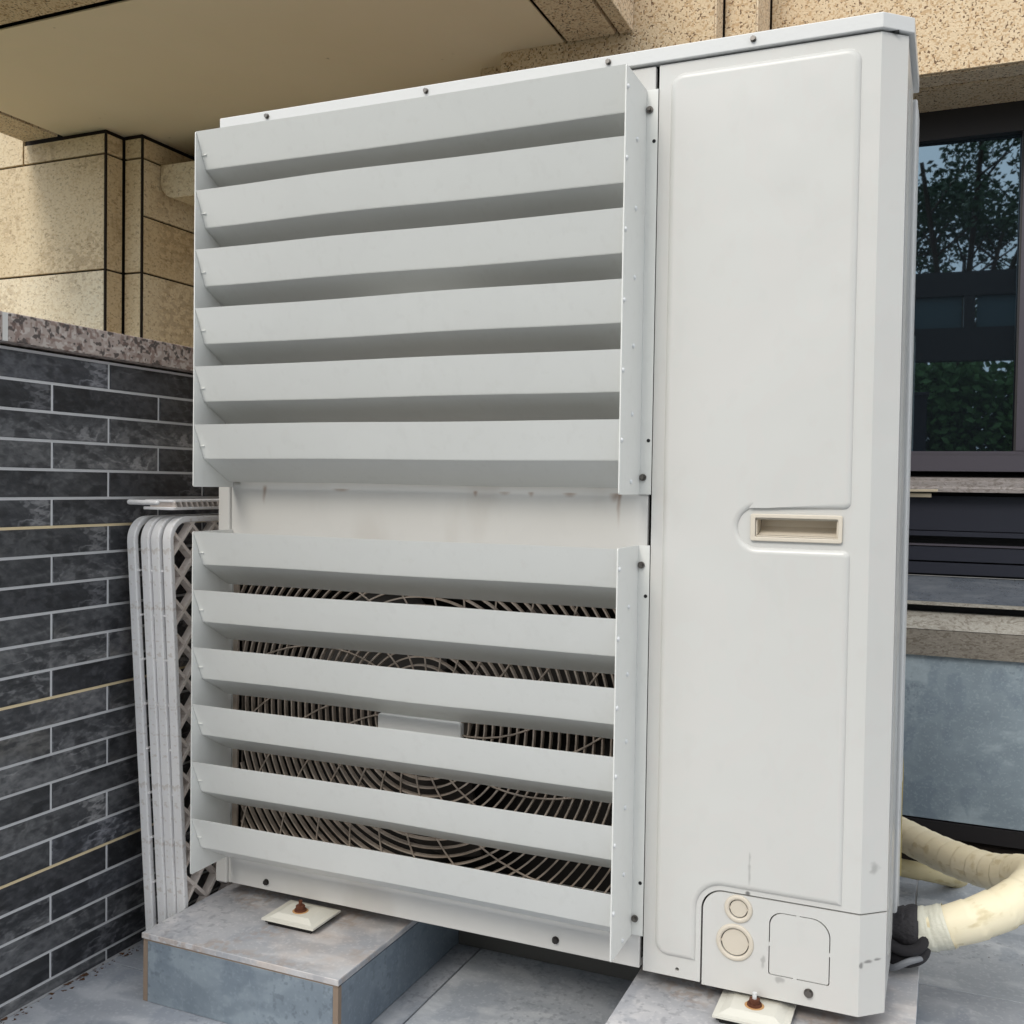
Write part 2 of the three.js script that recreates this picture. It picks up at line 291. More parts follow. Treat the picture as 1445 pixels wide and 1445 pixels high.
// ---------------------------------------------------------------- the house behind
{
  const h = thing('stone_house', 'beige granite clad house wall with stepped piers and a dark framed window behind the unit', 'house');
  const Y0 = -0.575, Y1 = 4.2, t = 0.014;
  part('wall_core', [prism([[-4.5, -1.379], [-1.724, -1.379], [-1.724, -1.476], [-1.626, -1.476], [-1.626, -1.914], [-0.052, -1.914], [-0.052, -1.404], [0.064, -1.404], [0.064, -1.314], [0.741, -1.314], [0.741, -1.414], [0.846, -1.414], [0.846, -3.6], [-4.5, -3.6]], Y0, Y1),
    bx(0.847, 0.985, Y0, Y1, -3.6, -1.634), bx(0.986, 4.2, 2.146, Y1, -3.6, -1.634), bx(0.986, 4.2, Y0, 0.30, -3.6, -1.634)], M.joint, h);
  // stone panels: [axis, fixed plane, from, to, breaks along the run, heights, material]
  const ys = [-0.172, 0.316, 0.779, 1.242, 1.705, 2.168, 2.6, 3.05, 3.5, 4.0];
  const ysC = [-0.172, 0.316, 0.779, 1.242, 1.705, 2.168, 2.252];
  const run = (axis, plane, cuts, heights, mats, dir = 1) => {
    for (let i = 0; i < cuts.length - 1; i++) for (let k = 0; k < heights.length - 1; k++) {
      const a = cuts[i], b = cuts[i + 1], g = 0.008, w = b - a - g, hh = heights[k + 1] - heights[k] - g, c = (a + b) / 2, y = (heights[k] + heights[k + 1]) / 2;
      const m = mats[Math.floor(rnd() * mats.length)], v = Math.floor(rnd() * 6), p = plate(w, hh, t - 0.001, 0.0015, v);
      if (axis === 'z') part('stone_panel', p, m, h, [c, y, plane - t + 0.001]);
      else part('stone_panel', p, m, h, [plane - dir * (t - 0.001), y, c], [0, dir * Math.PI / 2, 0]);
    }
  };
  const pm = [M.pier, M.pier2], gm = [M.granite, M.granite2];
  run('z', -1.365, [-4.4, -3.4, -2.56, -1.715], ysC.slice(0, 6), pm); run('z', -1.365, [-2.165, -1.715], [2.168, 2.252], pm); run('z', -1.365, [-4.4, -3.3, -2.165], [2.168, 2.6, 3.05, 3.5, 4.0], pm);
  run('x', -1.71, [-1.459, -1.371], ysC, pm);
  run('z', -1.462, [-1.707, -1.617], ysC, pm);
  run('x', -1.612, [-1.9, -1.468], [-0.172, 0.316, 0.779, 1.242, 1.705, 1.935, 2.168, 2.252], pm);
  run('z', -1.9, [-1.61, -0.84, -0.07], [-0.172, 0.779, 1.705, 2.26], pm);
  run('x', -0.066, [-1.9, -1.391], ys, gm, -1);
  run('z', -1.39, [-0.0645, 0.05], ys, gm);
  run('x', 0.05, [-1.39, -1.301], ys, gm, -1);
  run('z', -1.3, [0.0515, 0.7535], ys, gm);
  run('x', 0.755, [-1.4, -1.301], ys, gm);
  run('z', -1.4, [0.7565, 0.8585], ys, gm);
  run('x', 0.86, [-1.62, -1.401], ys, gm);
  run('z', -1.62, [0.8615, 1.0], [0.44, 0.779, 1.242, 1.705, 2.13], gm);
  run('z', -1.62, [0.8615, 2.4, 4.1], [2.13, 2.62, 3.05, 3.5, 4.0], gm);
  for (const [cx, cz, y1] of [[-1.7145, -1.3703, 2.252], [-1.6165, -1.4673, 2.252]]) part('corner_joint', bx(cx - 0.004, cx + 0.0037, -0.17, y1, cz - 0.004, cz + 0.0043), M.joint, h);
  // lintel underside: two bands with a dark joint between
  part('lintel_slab', bx(1.0, 4.1, 2.1305, 2.145, -1.721, -1.6345), M.granite, h);
  part('lintel_slab', bx(1.0, 4.1, 2.1275, 2.145, -1.96, -1.729), M.granite2, h);
  // rounded lintel inside the recess
  const s = new THREE.Shape(); s.moveTo(-1.609, 2.165); s.lineTo(-1.609, 2.10); s.absarc(-1.534, 2.10, 0.075, Math.PI, 1.5 * Math.PI); s.lineTo(-0.068, 2.02); s.lineTo(-0.068, 2.165);
  part('rounded_lintel', metreUV(ext(s, 0.30, 0.004).translate(0, 0, -1.86)), M.pier, h);
  // lower wall under the window
  for (const [a, b] of [[0.862, 1.95], [1.953, 3.0], [3.003, 4.1]]) part('base_panel', plate(b - a, 0.505, 0.013, 0.001, Math.floor(rnd() * 4)), M.basePanel, h, [(a + b) / 2, 0.1045, -1.633]);
  part('base_trim', bx(0.862, 4.1, -0.20, -0.152, -1.634, -1.612), M.frameDark, h);
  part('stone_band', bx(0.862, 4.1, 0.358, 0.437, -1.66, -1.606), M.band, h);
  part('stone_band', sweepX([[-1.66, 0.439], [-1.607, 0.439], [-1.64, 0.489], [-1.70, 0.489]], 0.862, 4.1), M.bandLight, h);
  part('groove', bx(0.986, 4.1, 0.489, 0.512, -1.75, -1.66), M.black, h);
  part('sill_lip', bx(0.986, 4.1, 0.513, 0.522, -1.70, -1.612), M.bandLight, h);
  part('sloped_sill', sweepX([[-1.63, 0.5225], [-1.97, 0.575], [-1.97, 0.5225]], 0.986, 4.1), M.sill, h);
  for (const [a, b] of [[0.585, 0.623], [0.629, 0.676], [0.712, 0.728], [0.731, 0.846]]) part('lower_panel', bx(0.986, 4.1, a, b, -1.985, b > 0.8 ? -1.958 : -1.95), M.navy, h);
  part('trim_strip', bx(0.986, 4.1, 0.679, 0.685, -1.985, -1.946), M.frame, h);
  part('lower_backing', bx(0.986, 4.1, 0.5755, 0.92, -2.03, -1.99), M.black, h);
  part('window_ledge', [sweepX([[-1.99, 0.860], [-1.905, 0.860], [-1.905, 0.872], [-1.91, 0.878], [-1.91, 0.893], [-1.918, 0.897], [-1.918, 0.907], [-1.99, 0.914]], 0.986, 4.1)], std({ map: stoneT, roughness: 0.5, color: new THREE.Color(0.66, 0.65, 0.7) }), h);
  // the window: frame bars, mullions, panes
  const w = part('window', [bx(0.99, 4.1, 2.032, 2.127, -2.01, -1.935), bx(0.99, 4.1, 0.928, 0.984, -2.01, -1.925), bx(0.99, 1.03, 0.985, 2.031, -2.0, -1.94), bx(1.617, 1.675, 0.985, 2.031, -2.0, -1.938), bx(2.40, 2.46, 0.985, 2.031, -2.0, -1.938), bx(3.2, 3.26, 0.985, 2.031, -2.0, -1.938), bx(4.05, 4.1, 0.985, 2.031, -2.0, -1.938)], M.frameDark, h);
  part('sash_rail', bx(1.031, 4.05, 0.9845, 0.996, -1.99, -1.934), M.frame, w);
  part('sash_face', bx(0.99, 4.1, 0.9295, 0.983, -1.9248, -1.921), M.frame, w);
  for (const x of [1.617, 2.40, 3.2]) part('mullion_face', bx(x + 0.006, x + 0.052, 0.998, 2.03, -1.9378, -1.934), M.frame, w);
  for (const [a, b] of [[1.032, 1.6165], [1.6755, 2.3995], [2.4605, 3.1995], [3.2605, 4.049]]) part('pane', bx((a - b) / 2 + 0.001, (b - a) / 2 - 0.001, 0.9965, 2.0315, -0.001, 0.001), M.glass, w, [(a + b) / 2, 0, -1.966], [0, 0.03, 0]);
  part('dark_room', [bx(0.986, 4.2, 0.93, 2.14, -3.58, -3.5), bx(0.986, 4.2, 0.85, 0.927, -3.5, -2.04), bx(0.986, 4.2, 2.128, 2.144, -3.5, -1.98), bx(4.1, 4.19, 0.93, 2.127, -3.5, -1.62)], M.room, h);
  // drain trench along the foot of the wall
  struct('drain_trench', [bx(0.86, 4.2, -0.57, -0.5, -1.63, -1.19), bx(0.80, 0.859, -0.57, -0.178, -1.63, -1.19)], M.black);
  struct('paving_strip', bx(-4.5, 0.858, G - 0.1, G - 0.004, -1.92, -1.19), M.floor2);
}

// ---------------------------------------------------------------- canopy with cream soffit
{
  const c = thing('entrance_canopy', 'flat canopy with a smooth cream soffit and speckled granite border above the unit', 'canopy');
  const y = 2.262;
  part('soffit', bx(-1.955, 0.272, y + 0.006, y + 0.0105, -1.9, -0.574), M.soffit, c);
  part('slab', bx(-2.14, 0.484, y + 0.06, 2.66, -1.30, -0.24), M.joint, c);
  const slabs = [[-2.15, -1.966, -1.36, -0.566], [0.287, 0.445, -1.294, -0.566], [0.457, 0.497, -1.294, -0.22], [0.287, 0.445, -0.540, -0.22], [-0.83, 0.276, -0.540, -0.22], [-1.94, -0.836, -0.540, -0.22], [-2.15, -1.946, -0.540, -0.22]];
  for (const [x0, x1, z0, z1] of slabs) part('border_slab', plate(x1 - x0, z1 - z0, 0.03, 0.002, Math.floor(rnd() * 5)), rnd() < 0.5 ? M.granite : M.granite2, c, [(x0 + x1) / 2, y + 0.03, (z0 + z1) / 2], [Math.PI / 2, 0, 0]);
  for (const [z0, z1] of [[-1.296, -0.76], [-0.755, -0.222]]) part('fascia_slab', plate(z1 - z0, 0.40, 0.015, 0.002, 2), M.granite, c, [0.485, y + 0.20, (z0 + z1) / 2], [0, Math.PI / 2, 0]);
  for (const [x0, x1] of [[-2.15, -1.28], [-1.275, -0.40], [-0.395, 0.50]]) part('fascia_slab', plate(x1 - x0, 0.40, 0.015, 0.002, Math.floor(rnd() * 4)), M.granite2, c, [(x0 + x1) / 2, y + 0.20, -0.235]);
}

// ---------------------------------------------------------------- dark brick wall on the left
{
  const w = thing('brick_wall', 'low wall of dark slate bricks with pale joints and a speckled granite coping', 'wall');
  const X = -0.208, pit = 0.0569, L = 0.2938, zj = 0.2547, y0 = 1.0483, jt = 0.0062;
  const zA = -1.29, zB = 1.25;
  part('wall_core', bx(X - 0.17, X - 0.0022, G - 0.02, 1.108, zA, zB), M.grout, w);
  const tints = [[0.72, 0.73, 0.76], [1.1, 1.11, 1.14], [1.4, 1.4, 1.4], [0.90, 0.91, 0.93], [0.62, 0.63, 0.68], [1.15, 1.18, 1.28], [1.8, 1.78, 1.78]];
  const mats = tints.map((t) => std({ map: slateT, bumpMap: slateB, bumpScale: 0.003, roughness: 0.62, color: new THREE.Color(...t) }));
  const weights = [0, 0, 1, 1, 2, 2, 3, 3, 3, 4, 4, 5, 1, 6];
  for (let k = -1; k < 23; k++) {
    const top = k < 0 ? y0 + pit : y0 - k * pit, bot = Math.max(top - pit, G + 0.001);
    if (top - bot < 0.012) continue;
    const off = ((k % 2) + 2) % 2 ? L / 2 : 0;
    let z = zj + off + 4 * L; while (z > zB) z -= L;
    const cuts = [zB]; for (let q = z; q > zA; q -= L) if (cuts[cuts.length - 1] - q > 0.02) cuts.push(q); cuts.push(zA);
    for (let i = 0; i < cuts.length - 1; i++) {
      const len = cuts[i] - cuts[i + 1] - jt, hh = top - bot - jt; if (len < 0.02) continue;
      part('brick', plate(+len.toFixed(3), +hh.toFixed(3), 0.009, 0.0012, Math.floor(rnd() * 9)), mats[weights[Math.floor(rnd() * weights.length)]], w,
        [X - 0.009 + rr(-0.0006, 0.0006), (top + bot) / 2, (cuts[i] + cuts[i + 1]) / 2], [0, Math.PI / 2, 0]);
    }
  }
  for (const k of [5, 11, 17]) part('yellow_joint', bx(X - 0.004, X - 0.0012, y0 - k * pit - 0.0027, y0 - k * pit + 0.0027, zA, zB), M.goldGrout, w);
  const cz = [zA, -0.62, -0.115 - 0.0, 0.383, 1.25];
  const cuts = [zA, -0.54, 0.383, 1.25];
  for (let i = 0; i < 3; i++) part('coping_slab', metreUV(ext(roundRect(new THREE.Shape(), X - 0.2, 1.113, X + 0.023, 1.168, 0.003), cuts[i + 1] - cuts[i] - 0.012, 0.002).translate(0, 0, cuts[i] + 0.006), i * 0.31, i * 0.17), M.coping, w);
  for (const z of cuts.slice(1, 3)) part('coping_joint', bx(X - 0.198, X + 0.0215, 1.1145, 1.167, z - 0.0065, z + 0.0065), M.whiteGrout, w);
}

// ---------------------------------------------------------------- plinths
const PT = -0.037;
function plinth(x0, x1, z0, z1, label) {
  const p = thing('plinth', label, 'plinth', null, [x0, G, z0]);
  const w = x1 - x0, d = z1 - z0, H = PT - G;
  part('core', bx(0.012, w - 0.012, 0.001, H - 0.012, 0.012, d - 0.012), M.tan, p);
  part('top_slab', plate(w + 0.004, d + 0.004, 0.011, 0.0012, 2), M.plinthTop, p, [w / 2, H - 0.011, d / 2], [-Math.PI / 2, 0, 0]);
  part('front_tile', plate(w - 0.022, H - 0.016, 0.011, 0.001, 1), M.plinthSide, p, [w / 2, (H - 0.016) / 2 + 0.001, d - 0.011]);
  part('side_tile', plate(d - 0.022, H - 0.016, 0.011, 0.001, 3), M.plinthSide, p, [w - 0.011, (H - 0.016) / 2 + 0.001, d / 2], [0, Math.PI / 2, 0]);
  part('side_tile', plate(d - 0.022, H - 0.016, 0.011, 0.001, 4), M.plinthSide, p, [0.011, (H - 0.016) / 2 + 0.001, d / 2], [0, -Math.PI / 2, 0]);
  part('edge_trim', bx(0.001, w - 0.001, H - 0.0155, H - 0.0113, d - 0.006, d - 0.0008), M.tan, p);
  for (const cx of [0.0055, w - 0.0055]) part('corner_trim', bx(cx - 0.0055, cx + 0.0055, 0.001, H - 0.0158, d - 0.0115, d - 0.0005), M.tan, p);
  return p;
}
plinth(-0.02, 0.435, -0.45, 0.20, 'grey tiled plinth under the left end of the unit, beside the lattice boards');
plinth(0.922, 1.395, -0.45, 0.20, 'grey tiled plinth under the right end of the unit, beside the pipe');

{
  const b = thing('added_shade_beam', 'added grey beam between the two plinths, blocking light from behind under the unit', 'beam');
  part('beam', bx(0.437, 0.920, G + 0.001, PT - 0.004, -0.45, -0.29), M.soil, b);  // unseen beam, added to keep light from behind out of the gap
}

// ---------------------------------------------------------------- the outdoor air conditioner
const cyl = (r, h, n = 20) => new THREE.CylinderGeometry(r, r, h, n).rotateX(Math.PI / 2);
{
  const u = thing('outdoor_unit', 'tall white outdoor air conditioner with two slatted wind deflectors on its front', 'air conditioner');
  // left front sheet with two fan openings
  const fs = roundRect(new THREE.Shape(), 0, 0.0, 0.9385, 1.597, [0.006, 0.002, 0.002, 0.006]);
  for (const [a, b] of [[0.085, 0.735], [0.87, 1.52]]) { const hp = new THREE.Path(); roundRect(hp, 0.05, a, 0.92, b, 0.02); fs.holes.push(hp); }
  part('front_sheet', ext(fs, 0.012, 0.0015).translate(0, 0, -0.012), M.sheet, u);
  part('corner_post', metreUV(ext(roundRect(new THREE.Shape(), -0.002, 0.0, 0.028, 1.597, 0.004), 0.02, 0.004).translate(0, 0, -0.012)), M.sheet, u);
  // casing
  part('casing', [bx(0, 0.012, 0.004, 1.597, -0.29, -0.0135), bx(0.0125, 1.34, 0.0, 0.012, -0.29, -0.055), bx(0.0125, 0.9385, 0.0, 0.012, -0.0545, -0.0135), bx(0.0125, 1.34, 1.585, 1.597, -0.29, -0.055), bx(0.0125, 1.34, 0.0125, 1.5845, -0.302, -0.2905)], M.sheet, u);
  part('inner_body', [bx(0.94, 1.335, 0.013, 1.584, -0.285, -0.056), bx(0.9405, 1.30, 0.013, 0.770, -0.0555, -0.0255), bx(0.9405, 1.30, 0.822, 1.584, -0.0555, -0.0255)], M.cavity, u);
  part('fan_chamber', [bx(0.0125, 0.9395, 0.0125, 1.5845, -0.2895, -0.27), bx(0.013, 0.939, 0.775, 0.83, -0.269, -0.014), bx(0.9, 0.939, 0.013, 1.584, -0.268, -0.0145), bx(0.0125, 0.03, 0.013, 1.584, -0.268, -0.0145)], M.cavity, u);
  // right door: notched sheet plus the chamfered corner
  const dz = new THREE.Shape();
  dz.moveTo(0.945, -0.002); dz.lineTo(1.0475, -0.002); dz.lineTo(1.0475, 0.128); dz.absarc(1.0855, 0.128, 0.038, Math.PI, Math.PI / 2, true); dz.lineTo(1.31, 0.166); dz.lineTo(1.31, 1.597); dz.lineTo(0.945, 1.597);
  const hh = new THREE.Path(); roundRect(hh, 1.127, 0.780, 1.261, 0.812, 0.002); dz.holes.push(hh);
  const scrH = new THREE.Path(); scrH.absarc(1.007, 0.012, 0.0035, 0, 2 * Math.PI); dz.holes.push(scrH);
  const door = part('door', [ext(dz, 0.016).translate(0, 0, -0.016), prism([[1.31, 0], [1.349, -0.034], [1.349, -0.05], [1.31, -0.016]], 0.166, 1.597)], M.door, u);
  // pressed (raised) field with the notch round the handle
  const e = new THREE.Shape(), R = 0.024, xL = 0.966, xR = 1.281, xN = 1.098, t = 1.578, n1 = 0.829, n0 = 0.762, b = 0.034;
  e.moveTo(xL + R, t); e.lineTo(xR - R, t); e.absarc(xR - R, t - R, R, Math.PI / 2, 0, true);
  e.lineTo(xR, n1 + 0.012); e.absarc(xR - 0.012, n1 + 0.012, 0.012, 0, -Math.PI / 2, true);
  e.lineTo(xN + 0.033, n1); e.absarc(xN + 0.0335, (n1 + n0) / 2, (n1 - n0) / 2, Math.PI / 2, 1.5 * Math.PI, false);
  e.lineTo(xR - 0.012, n0); e.absarc(xR - 0.012, n0 - 0.012, 0.012, Math.PI / 2, 0, true);
  e.lineTo(xR, 0.174); e.lineTo(1.0855, 0.174); e.absarc(1.0855, 0.128, 0.046, Math.PI / 2, Math.PI, false); e.lineTo(1.0395, b);
  e.lineTo(xL + R, b); e.absarc(xL + R, b + R, R, 1.5 * Math.PI, Math.PI, true); e.lineTo(xL, t - R); e.absarc(xL + R, t - R, R, Math.PI, Math.PI / 2, true);
  part('raised_field', (new THREE.ExtrudeGeometry(e, { depth: 0.0005, bevelEnabled: true, bevelSize: 0.011, bevelThickness: 0.0085, bevelOffset: -0.011, bevelSegments: 8, curveSegments: 14 })).translate(0, 0, -0.0030), M.door, door);
  // handle: rim, pocket
  const hs = roundRect(new THREE.Shape(), 1.119, 0.773, 1.268, 0.819, 0.004), hp = new THREE.Path(); roundRect(hp, 1.127, 0.780, 1.261, 0.812, 0.002); hs.holes.push(hp);
  const hd = part('handle', ext(hs, 0.005, 0.0015).translate(0, 0, 0.0004), M.beige, u);
  part('pocket', [bx(1.1275, 1.2605, 0.7805, 0.7825, -0.042, -0.0002), bx(1.1275, 1.2605, 0.8095, 0.8115, -0.042, -0.0002), bx(1.1275, 1.1295, 0.783, 0.809, -0.042, -0.0002), bx(1.2585, 1.2605, 0.783, 0.809, -0.042, -0.0002), sweepX([[-0.044, 0.783], [-0.006, 0.783], [-0.030, 0.790], [-0.040, 0.797], [-0.042, 0.809], [-0.044, 0.809]], 1.13, 1.258)], M.beige, hd);
  // lower service cover, its knock-outs
  const cs = new THREE.Shape(); cs.moveTo(1.0508, -0.005); cs.lineTo(1.31, -0.005); cs.lineTo(1.31, 0.1632); cs.lineTo(1.0858, 0.1632); cs.absarc(1.0858, 0.1282, 0.035, Math.PI / 2, Math.PI, false); cs.lineTo(1.0508, -0.005);
  const kn = [[1.112, 0.139, 0.0165], [1.107, 0.080, 0.0245]];
  for (const [x, y, r] of kn) { const c = new THREE.Path(); c.absarc(x, y, r, 0, 2 * Math.PI); cs.holes.push(c); }
  const kr = (g) => [1.164 + g, 0.036 + g, 1.264 - g, 0.145 - g, [0.004, 0.004, 0.030, 0.022]];
  { const c = new THREE.Path(); roundRect(c, ...kr(0)); cs.holes.push(c); }
  const cov = part('service_cover', [ext(cs, 0.015).translate(0, 0, -0.015), prism([[1.31, 0], [1.349, -0.034], [1.349, -0.05], [1.31, -0.015]], -0.005, 0.1632)], M.door, u);
  part('knockout_panel', [ext(roundRect(new THREE.Shape(), ...kr(0.0016)), 0.013).translate(0, 0, -0.0136), bx(1.1625, 1.1668, 0.085, 0.091, -0.013, -0.0004), bx(1.2615, 1.2655, 0.085, 0.091, -0.013, -0.0004), bx(1.208, 1.214, 0.142, 0.1465, -0.013, -0.0004), bx(1.205, 1.211, 0.0345, 0.0385, -0.013, -0.0004)], M.door, cov);
  for (const [x, y, r] of kn) {
    part('knockout_ring', new THREE.TorusGeometry(r + 0.0035, 0.0042, 10, 40).scale(1, 1, 0.7).translate(x, y, 0.0006), M.beige, cov);
    part('knockout_disc', [cyl(r - 0.0022, 0.006, 36).translate(x, y, -0.0036), bx(x - r, x - r + 0.004, y - 0.002, y + 0.002, -0.006, -0.001), bx(x + r - 0.004, x + r, y - 0.002, y + 0.002, -0.006, -0.001)], M.beige, cov);
  }
  // side and rear
  part('side_panel', [bx(1.337, 1.3485, 0.0, 1.596, -0.27, -0.0505), bx(1.3485, 1.3515, 0.06, 1.54, -0.20, -0.11)], M.door, u);
  part('rear_post', [metreUV(ext(roundRect(new THREE.Shape(), 0.0, 0.0, 0.03, 1.585, 0.004), 0.10, 0.004).rotateY(0).translate(1.326, 0, -0.385)), bx(1.35, 1.3575, 0.3, 1.57, -0.36, -0.30)], M.lid, u);
  part('coil_guard', [bx(0.02, 1.32, 0.02, 1.58, -0.36, -0.304)], M.cavity, u);
  // lid
  part('lid', prism([[-0.005, 0.007], [1.312, 0.007], [1.3575, -0.034], [1.3575, -0.30], [-0.005, -0.30]], 1.6002, 1.6255, 0.002), M.lid, u);
  part('lid_gasket', bx(0.01, 1.335, 1.5972, 1.6, -0.28, -0.012), M.black, u);
  const bolt = (x, y, z, r, m, name = 'screw') => part(name, [cyl(r * 1.25, 0.0018, 18).translate(x, y, z + 0.0009), new THREE.CylinderGeometry(r, r, 0.0045, 6).rotateX(Math.PI / 2).translate(x, y, z + 0.004)], m, u);
  for (const x of [0.116, 0.487, 0.853, 1.107]) bolt(x, 1.614, 0.007, 0.0042, M.steel);
  bolt(0.126, 0.017, 0, 0.0052, M.darkSteel); bolt(0.778, 0.02, 0, 0.0055, M.darkSteel); bolt(1.231, 0.018, 0, 0.0062, M.steel); bolt(0.80, 0.078, -0.0005, 0.004, M.zinc);

  // fan guards
  const guard = (x0, x1, y0, y1, cx, cy) => {
    const z = -0.010, q = part('fan_guard', [bx(x0 - 0.012, x0, y0 - 0.012, y1 + 0.012, z - 0.006, 0.004), bx(x1, x1 + 0.0005, y0 - 0.012, y1 + 0.012, z - 0.006, -0.002), bx(x0 + 0.0003, x1 - 0.0003, y0 - 0.012, y0, z - 0.006, -0.001), bx(x0 + 0.0003, x1 - 0.0003, y1, y1 + 0.012, z - 0.006, -0.001)], M.guard, u);
    for (let r = 0.07; r < 0.56; r += 0.0168) {
      const N = 160, list = []; let cur = null;
      const inside = (a) => { const x = cx + r * Math.cos(a), y = cy + r * Math.sin(a); return x > x0 - 0.001 && x < x1 + 0.001 && y > y0 - 0.001 && y < y1 + 0.001; };
      let P = []; // rectangular ribs swept round the ring, each arc a part
      const flush = () => { if (P.length) { const g = new THREE.BufferGeometry(); g.setAttribute('position', new THREE.Float32BufferAttribute(P, 3)); g.computeVertexNormals(); part('guard_ring', metreUV(g), M.guard, q); } P = []; };
      let first = 0; while (first < N && inside((first / N) * 2 * Math.PI)) first++;
      for (let i = first; i < N + first; i++) {
        const a0 = (i / N) * 2 * Math.PI, a1 = ((i + 1) / N) * 2 * Math.PI; if (!inside(a0) || !inside(a1)) { flush(); continue; }
        const pt = (a, rad, zz) => [cx + rad * Math.cos(a), cy + rad * Math.sin(a), zz], w = 0.0015, zf = z + 0.007, zb = z - 0.003;
        const qd = (A, B, C, D) => P.push(...A, ...B, ...C, ...A, ...C, ...D);
        qd(pt(a0, r - w, zf), pt(a0, r + w, zf), pt(a1, r + w, zf), pt(a1, r - w, zf));
        qd(pt(a0, r + w, zf), pt(a0, r + w, zb), pt(a1, r + w, zb), pt(a1, r + w, zf));
        qd(pt(a0, r - w, zb), pt(a0, r - w, zf), pt(a1, r - w, zf), pt(a1, r - w, zb));
        qd(pt(a0, r + w, zb), pt(a0, r - w, zb), pt(a1, r - w, zb), pt(a1, r + w, zb));
      }
      flush();
    }
    for (let i = 0; i < 22; i++) {
      const pts = [], a0 = (i / 22) * 2 * Math.PI;
      for (let k = 0; k <= 14; k++) { const r = 0.08 + 0.45 * k / 14, a = a0 + 0.9 * (r - 0.08) / 0.45; const x = cx + r * Math.cos(a), y = cy + r * Math.sin(a); if (x < x0 || x > x1 || y < y0 || y > y1) break; pts.push(new THREE.Vector3(x, y, z + 0.0085)); }
      if (pts.length > 2) part('guard_spoke', new THREE.TubeGeometry(new THREE.CatmullRomCurve3(pts), 16, 0.0019, 5), M.guard, q);
    }
    part('guard_badge', ext(roundRect(new THREE.Shape(), cx - 0.092, cy - 0.075, cx + 0.092, cy + 0.004, 0.008), 0.016, 0.003).translate(0, 0, z + 0.002), M.lid, q);
    const f = part('fan', [cyl(0.075, 0.09, 24).translate(cx, cy, -0.14)], M.fan, u);
    for (let k = 0; k < 3; k++) {
      const s = new THREE.Shape(); s.moveTo(0.06, -0.05); s.quadraticCurveTo(0.2, -0.16, 0.31, -0.09); s.quadraticCurveTo(0.33, 0.03, 0.27, 0.14); s.quadraticCurveTo(0.16, 0.10, 0.06, 0.05);
      part('fan_blade', ext(s, 0.006).rotateX(0.35).rotateZ(k * 2.094 + 0.4).translate(cx, cy, -0.14), M.fan, f);
    }
  };
  guard(0.05, 0.92, 0.085, 0.735, 0.488, 0.402);
  guard(0.05, 0.92, 0.87, 1.52, 0.488, 1.195);

  // wind deflectors: two side plates, six bent slats, rivets and screws
  const deflector = (y0, y1, top, label) => {
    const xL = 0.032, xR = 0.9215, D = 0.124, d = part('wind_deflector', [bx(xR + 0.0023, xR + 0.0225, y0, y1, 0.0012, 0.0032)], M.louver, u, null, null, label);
    const sp = (x) => { const s = roundRect(new THREE.Shape(), -D, y0, -0.001, y1, [0.004, 0.0005, 0.0005, 0.004]); return metreUV(ext(s, 0.0022).rotateY(Math.PI / 2).translate(x, 0, 0)); };
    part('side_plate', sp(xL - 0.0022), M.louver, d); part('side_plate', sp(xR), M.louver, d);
    const pitch = 0.1165, th = 0.0014;
    for (let i = 0; i < 6; i++) {
      const y = top - i * pitch + rr(-0.0008, 0.0008);
      const mk = (o) => [[0.1235 - o, y], [0.1227 - o * 1.2, y - 0.002], [0.0955 - o * 0.6, y - 0.0665 - o * 0.9], [0.014, y - 0.1125 - o * 1.1]];
      const a = mk(0), b = mk(th).reverse();
      const sg = new THREE.ExtrudeGeometry(new THREE.Shape([...a, ...b].map(([zz, yy]) => new THREE.Vector2(-zz, yy))), { depth: xR - xL - 0.0008, bevelEnabled: false, steps: 16 });
      sg.rotateY(Math.PI / 2); sg.translate(xL + 0.0004, 0, 0);
      const sp_ = sg.attributes.position, ph = rr(0, 6), am = rr(0.0006, 0.0014), bow = rr(-0.0016, 0.0016);
      for (let q = 0; q < sp_.count; q++) { const X = (sp_.getX(q) - xL) / (xR - xL), e = X * (1 - X) * 4; sp_.setY(q, sp_.getY(q) + e * (bow + am * Math.sin(7 * X + ph))); sp_.setZ(q, sp_.getZ(q) + e * am * Math.sin(11 * X + 2 * ph)); }
      sg.computeVertexNormals();
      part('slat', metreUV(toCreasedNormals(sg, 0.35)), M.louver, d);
      // folded tabs that hold the slat, with their rivets
      for (const sgn of [1, -1]) {
        const x = sgn > 0 ? xR - 0.001 : xL + 0.001, len = sgn > 0 ? 0.018 : 0.011, zz = 0.108, yy = y - (sgn > 0 ? 0.036 : 0.043);
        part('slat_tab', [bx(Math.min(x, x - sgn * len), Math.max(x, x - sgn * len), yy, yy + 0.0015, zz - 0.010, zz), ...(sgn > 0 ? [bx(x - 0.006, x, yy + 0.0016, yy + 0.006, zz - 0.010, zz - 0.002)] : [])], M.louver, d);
      }
      const riv = (x, yy, zz, r) => part('rivet', new THREE.SphereGeometry(r * 1.35, 12, 8).scale(0.75, 1, 1).translate(x, yy, zz), M.zinc, d);
      riv(xR + 0.0026, y - 0.034, 0.117, 0.0034); riv(xR + 0.0026, y - 0.103, 0.060, 0.0034);
      riv(xL - 0.0026, y - 0.034, 0.117, 0.0034);
    }
    for (const [yy, m] of [[y1 - 0.035, M.steel], [y0 + 0.03, M.steel]]) part('screw', [cyl(0.0062, 0.003, 18).translate(xR + 0.008, yy, 0.0047), cyl(0.0035, 0.007, 6).translate(xR + 0.008, yy, 0.0085)], m, d);
    for (const yy of [y1 - 0.09, y0 + 0.095]) part('screw_hole', cyl(0.0032, 0.0008, 14).translate(xR + 0.0165, yy, 0.0035), M.black, d);
  };
  deflector(0.848, 1.556, 1.555, 'upper wind deflector with six slats');
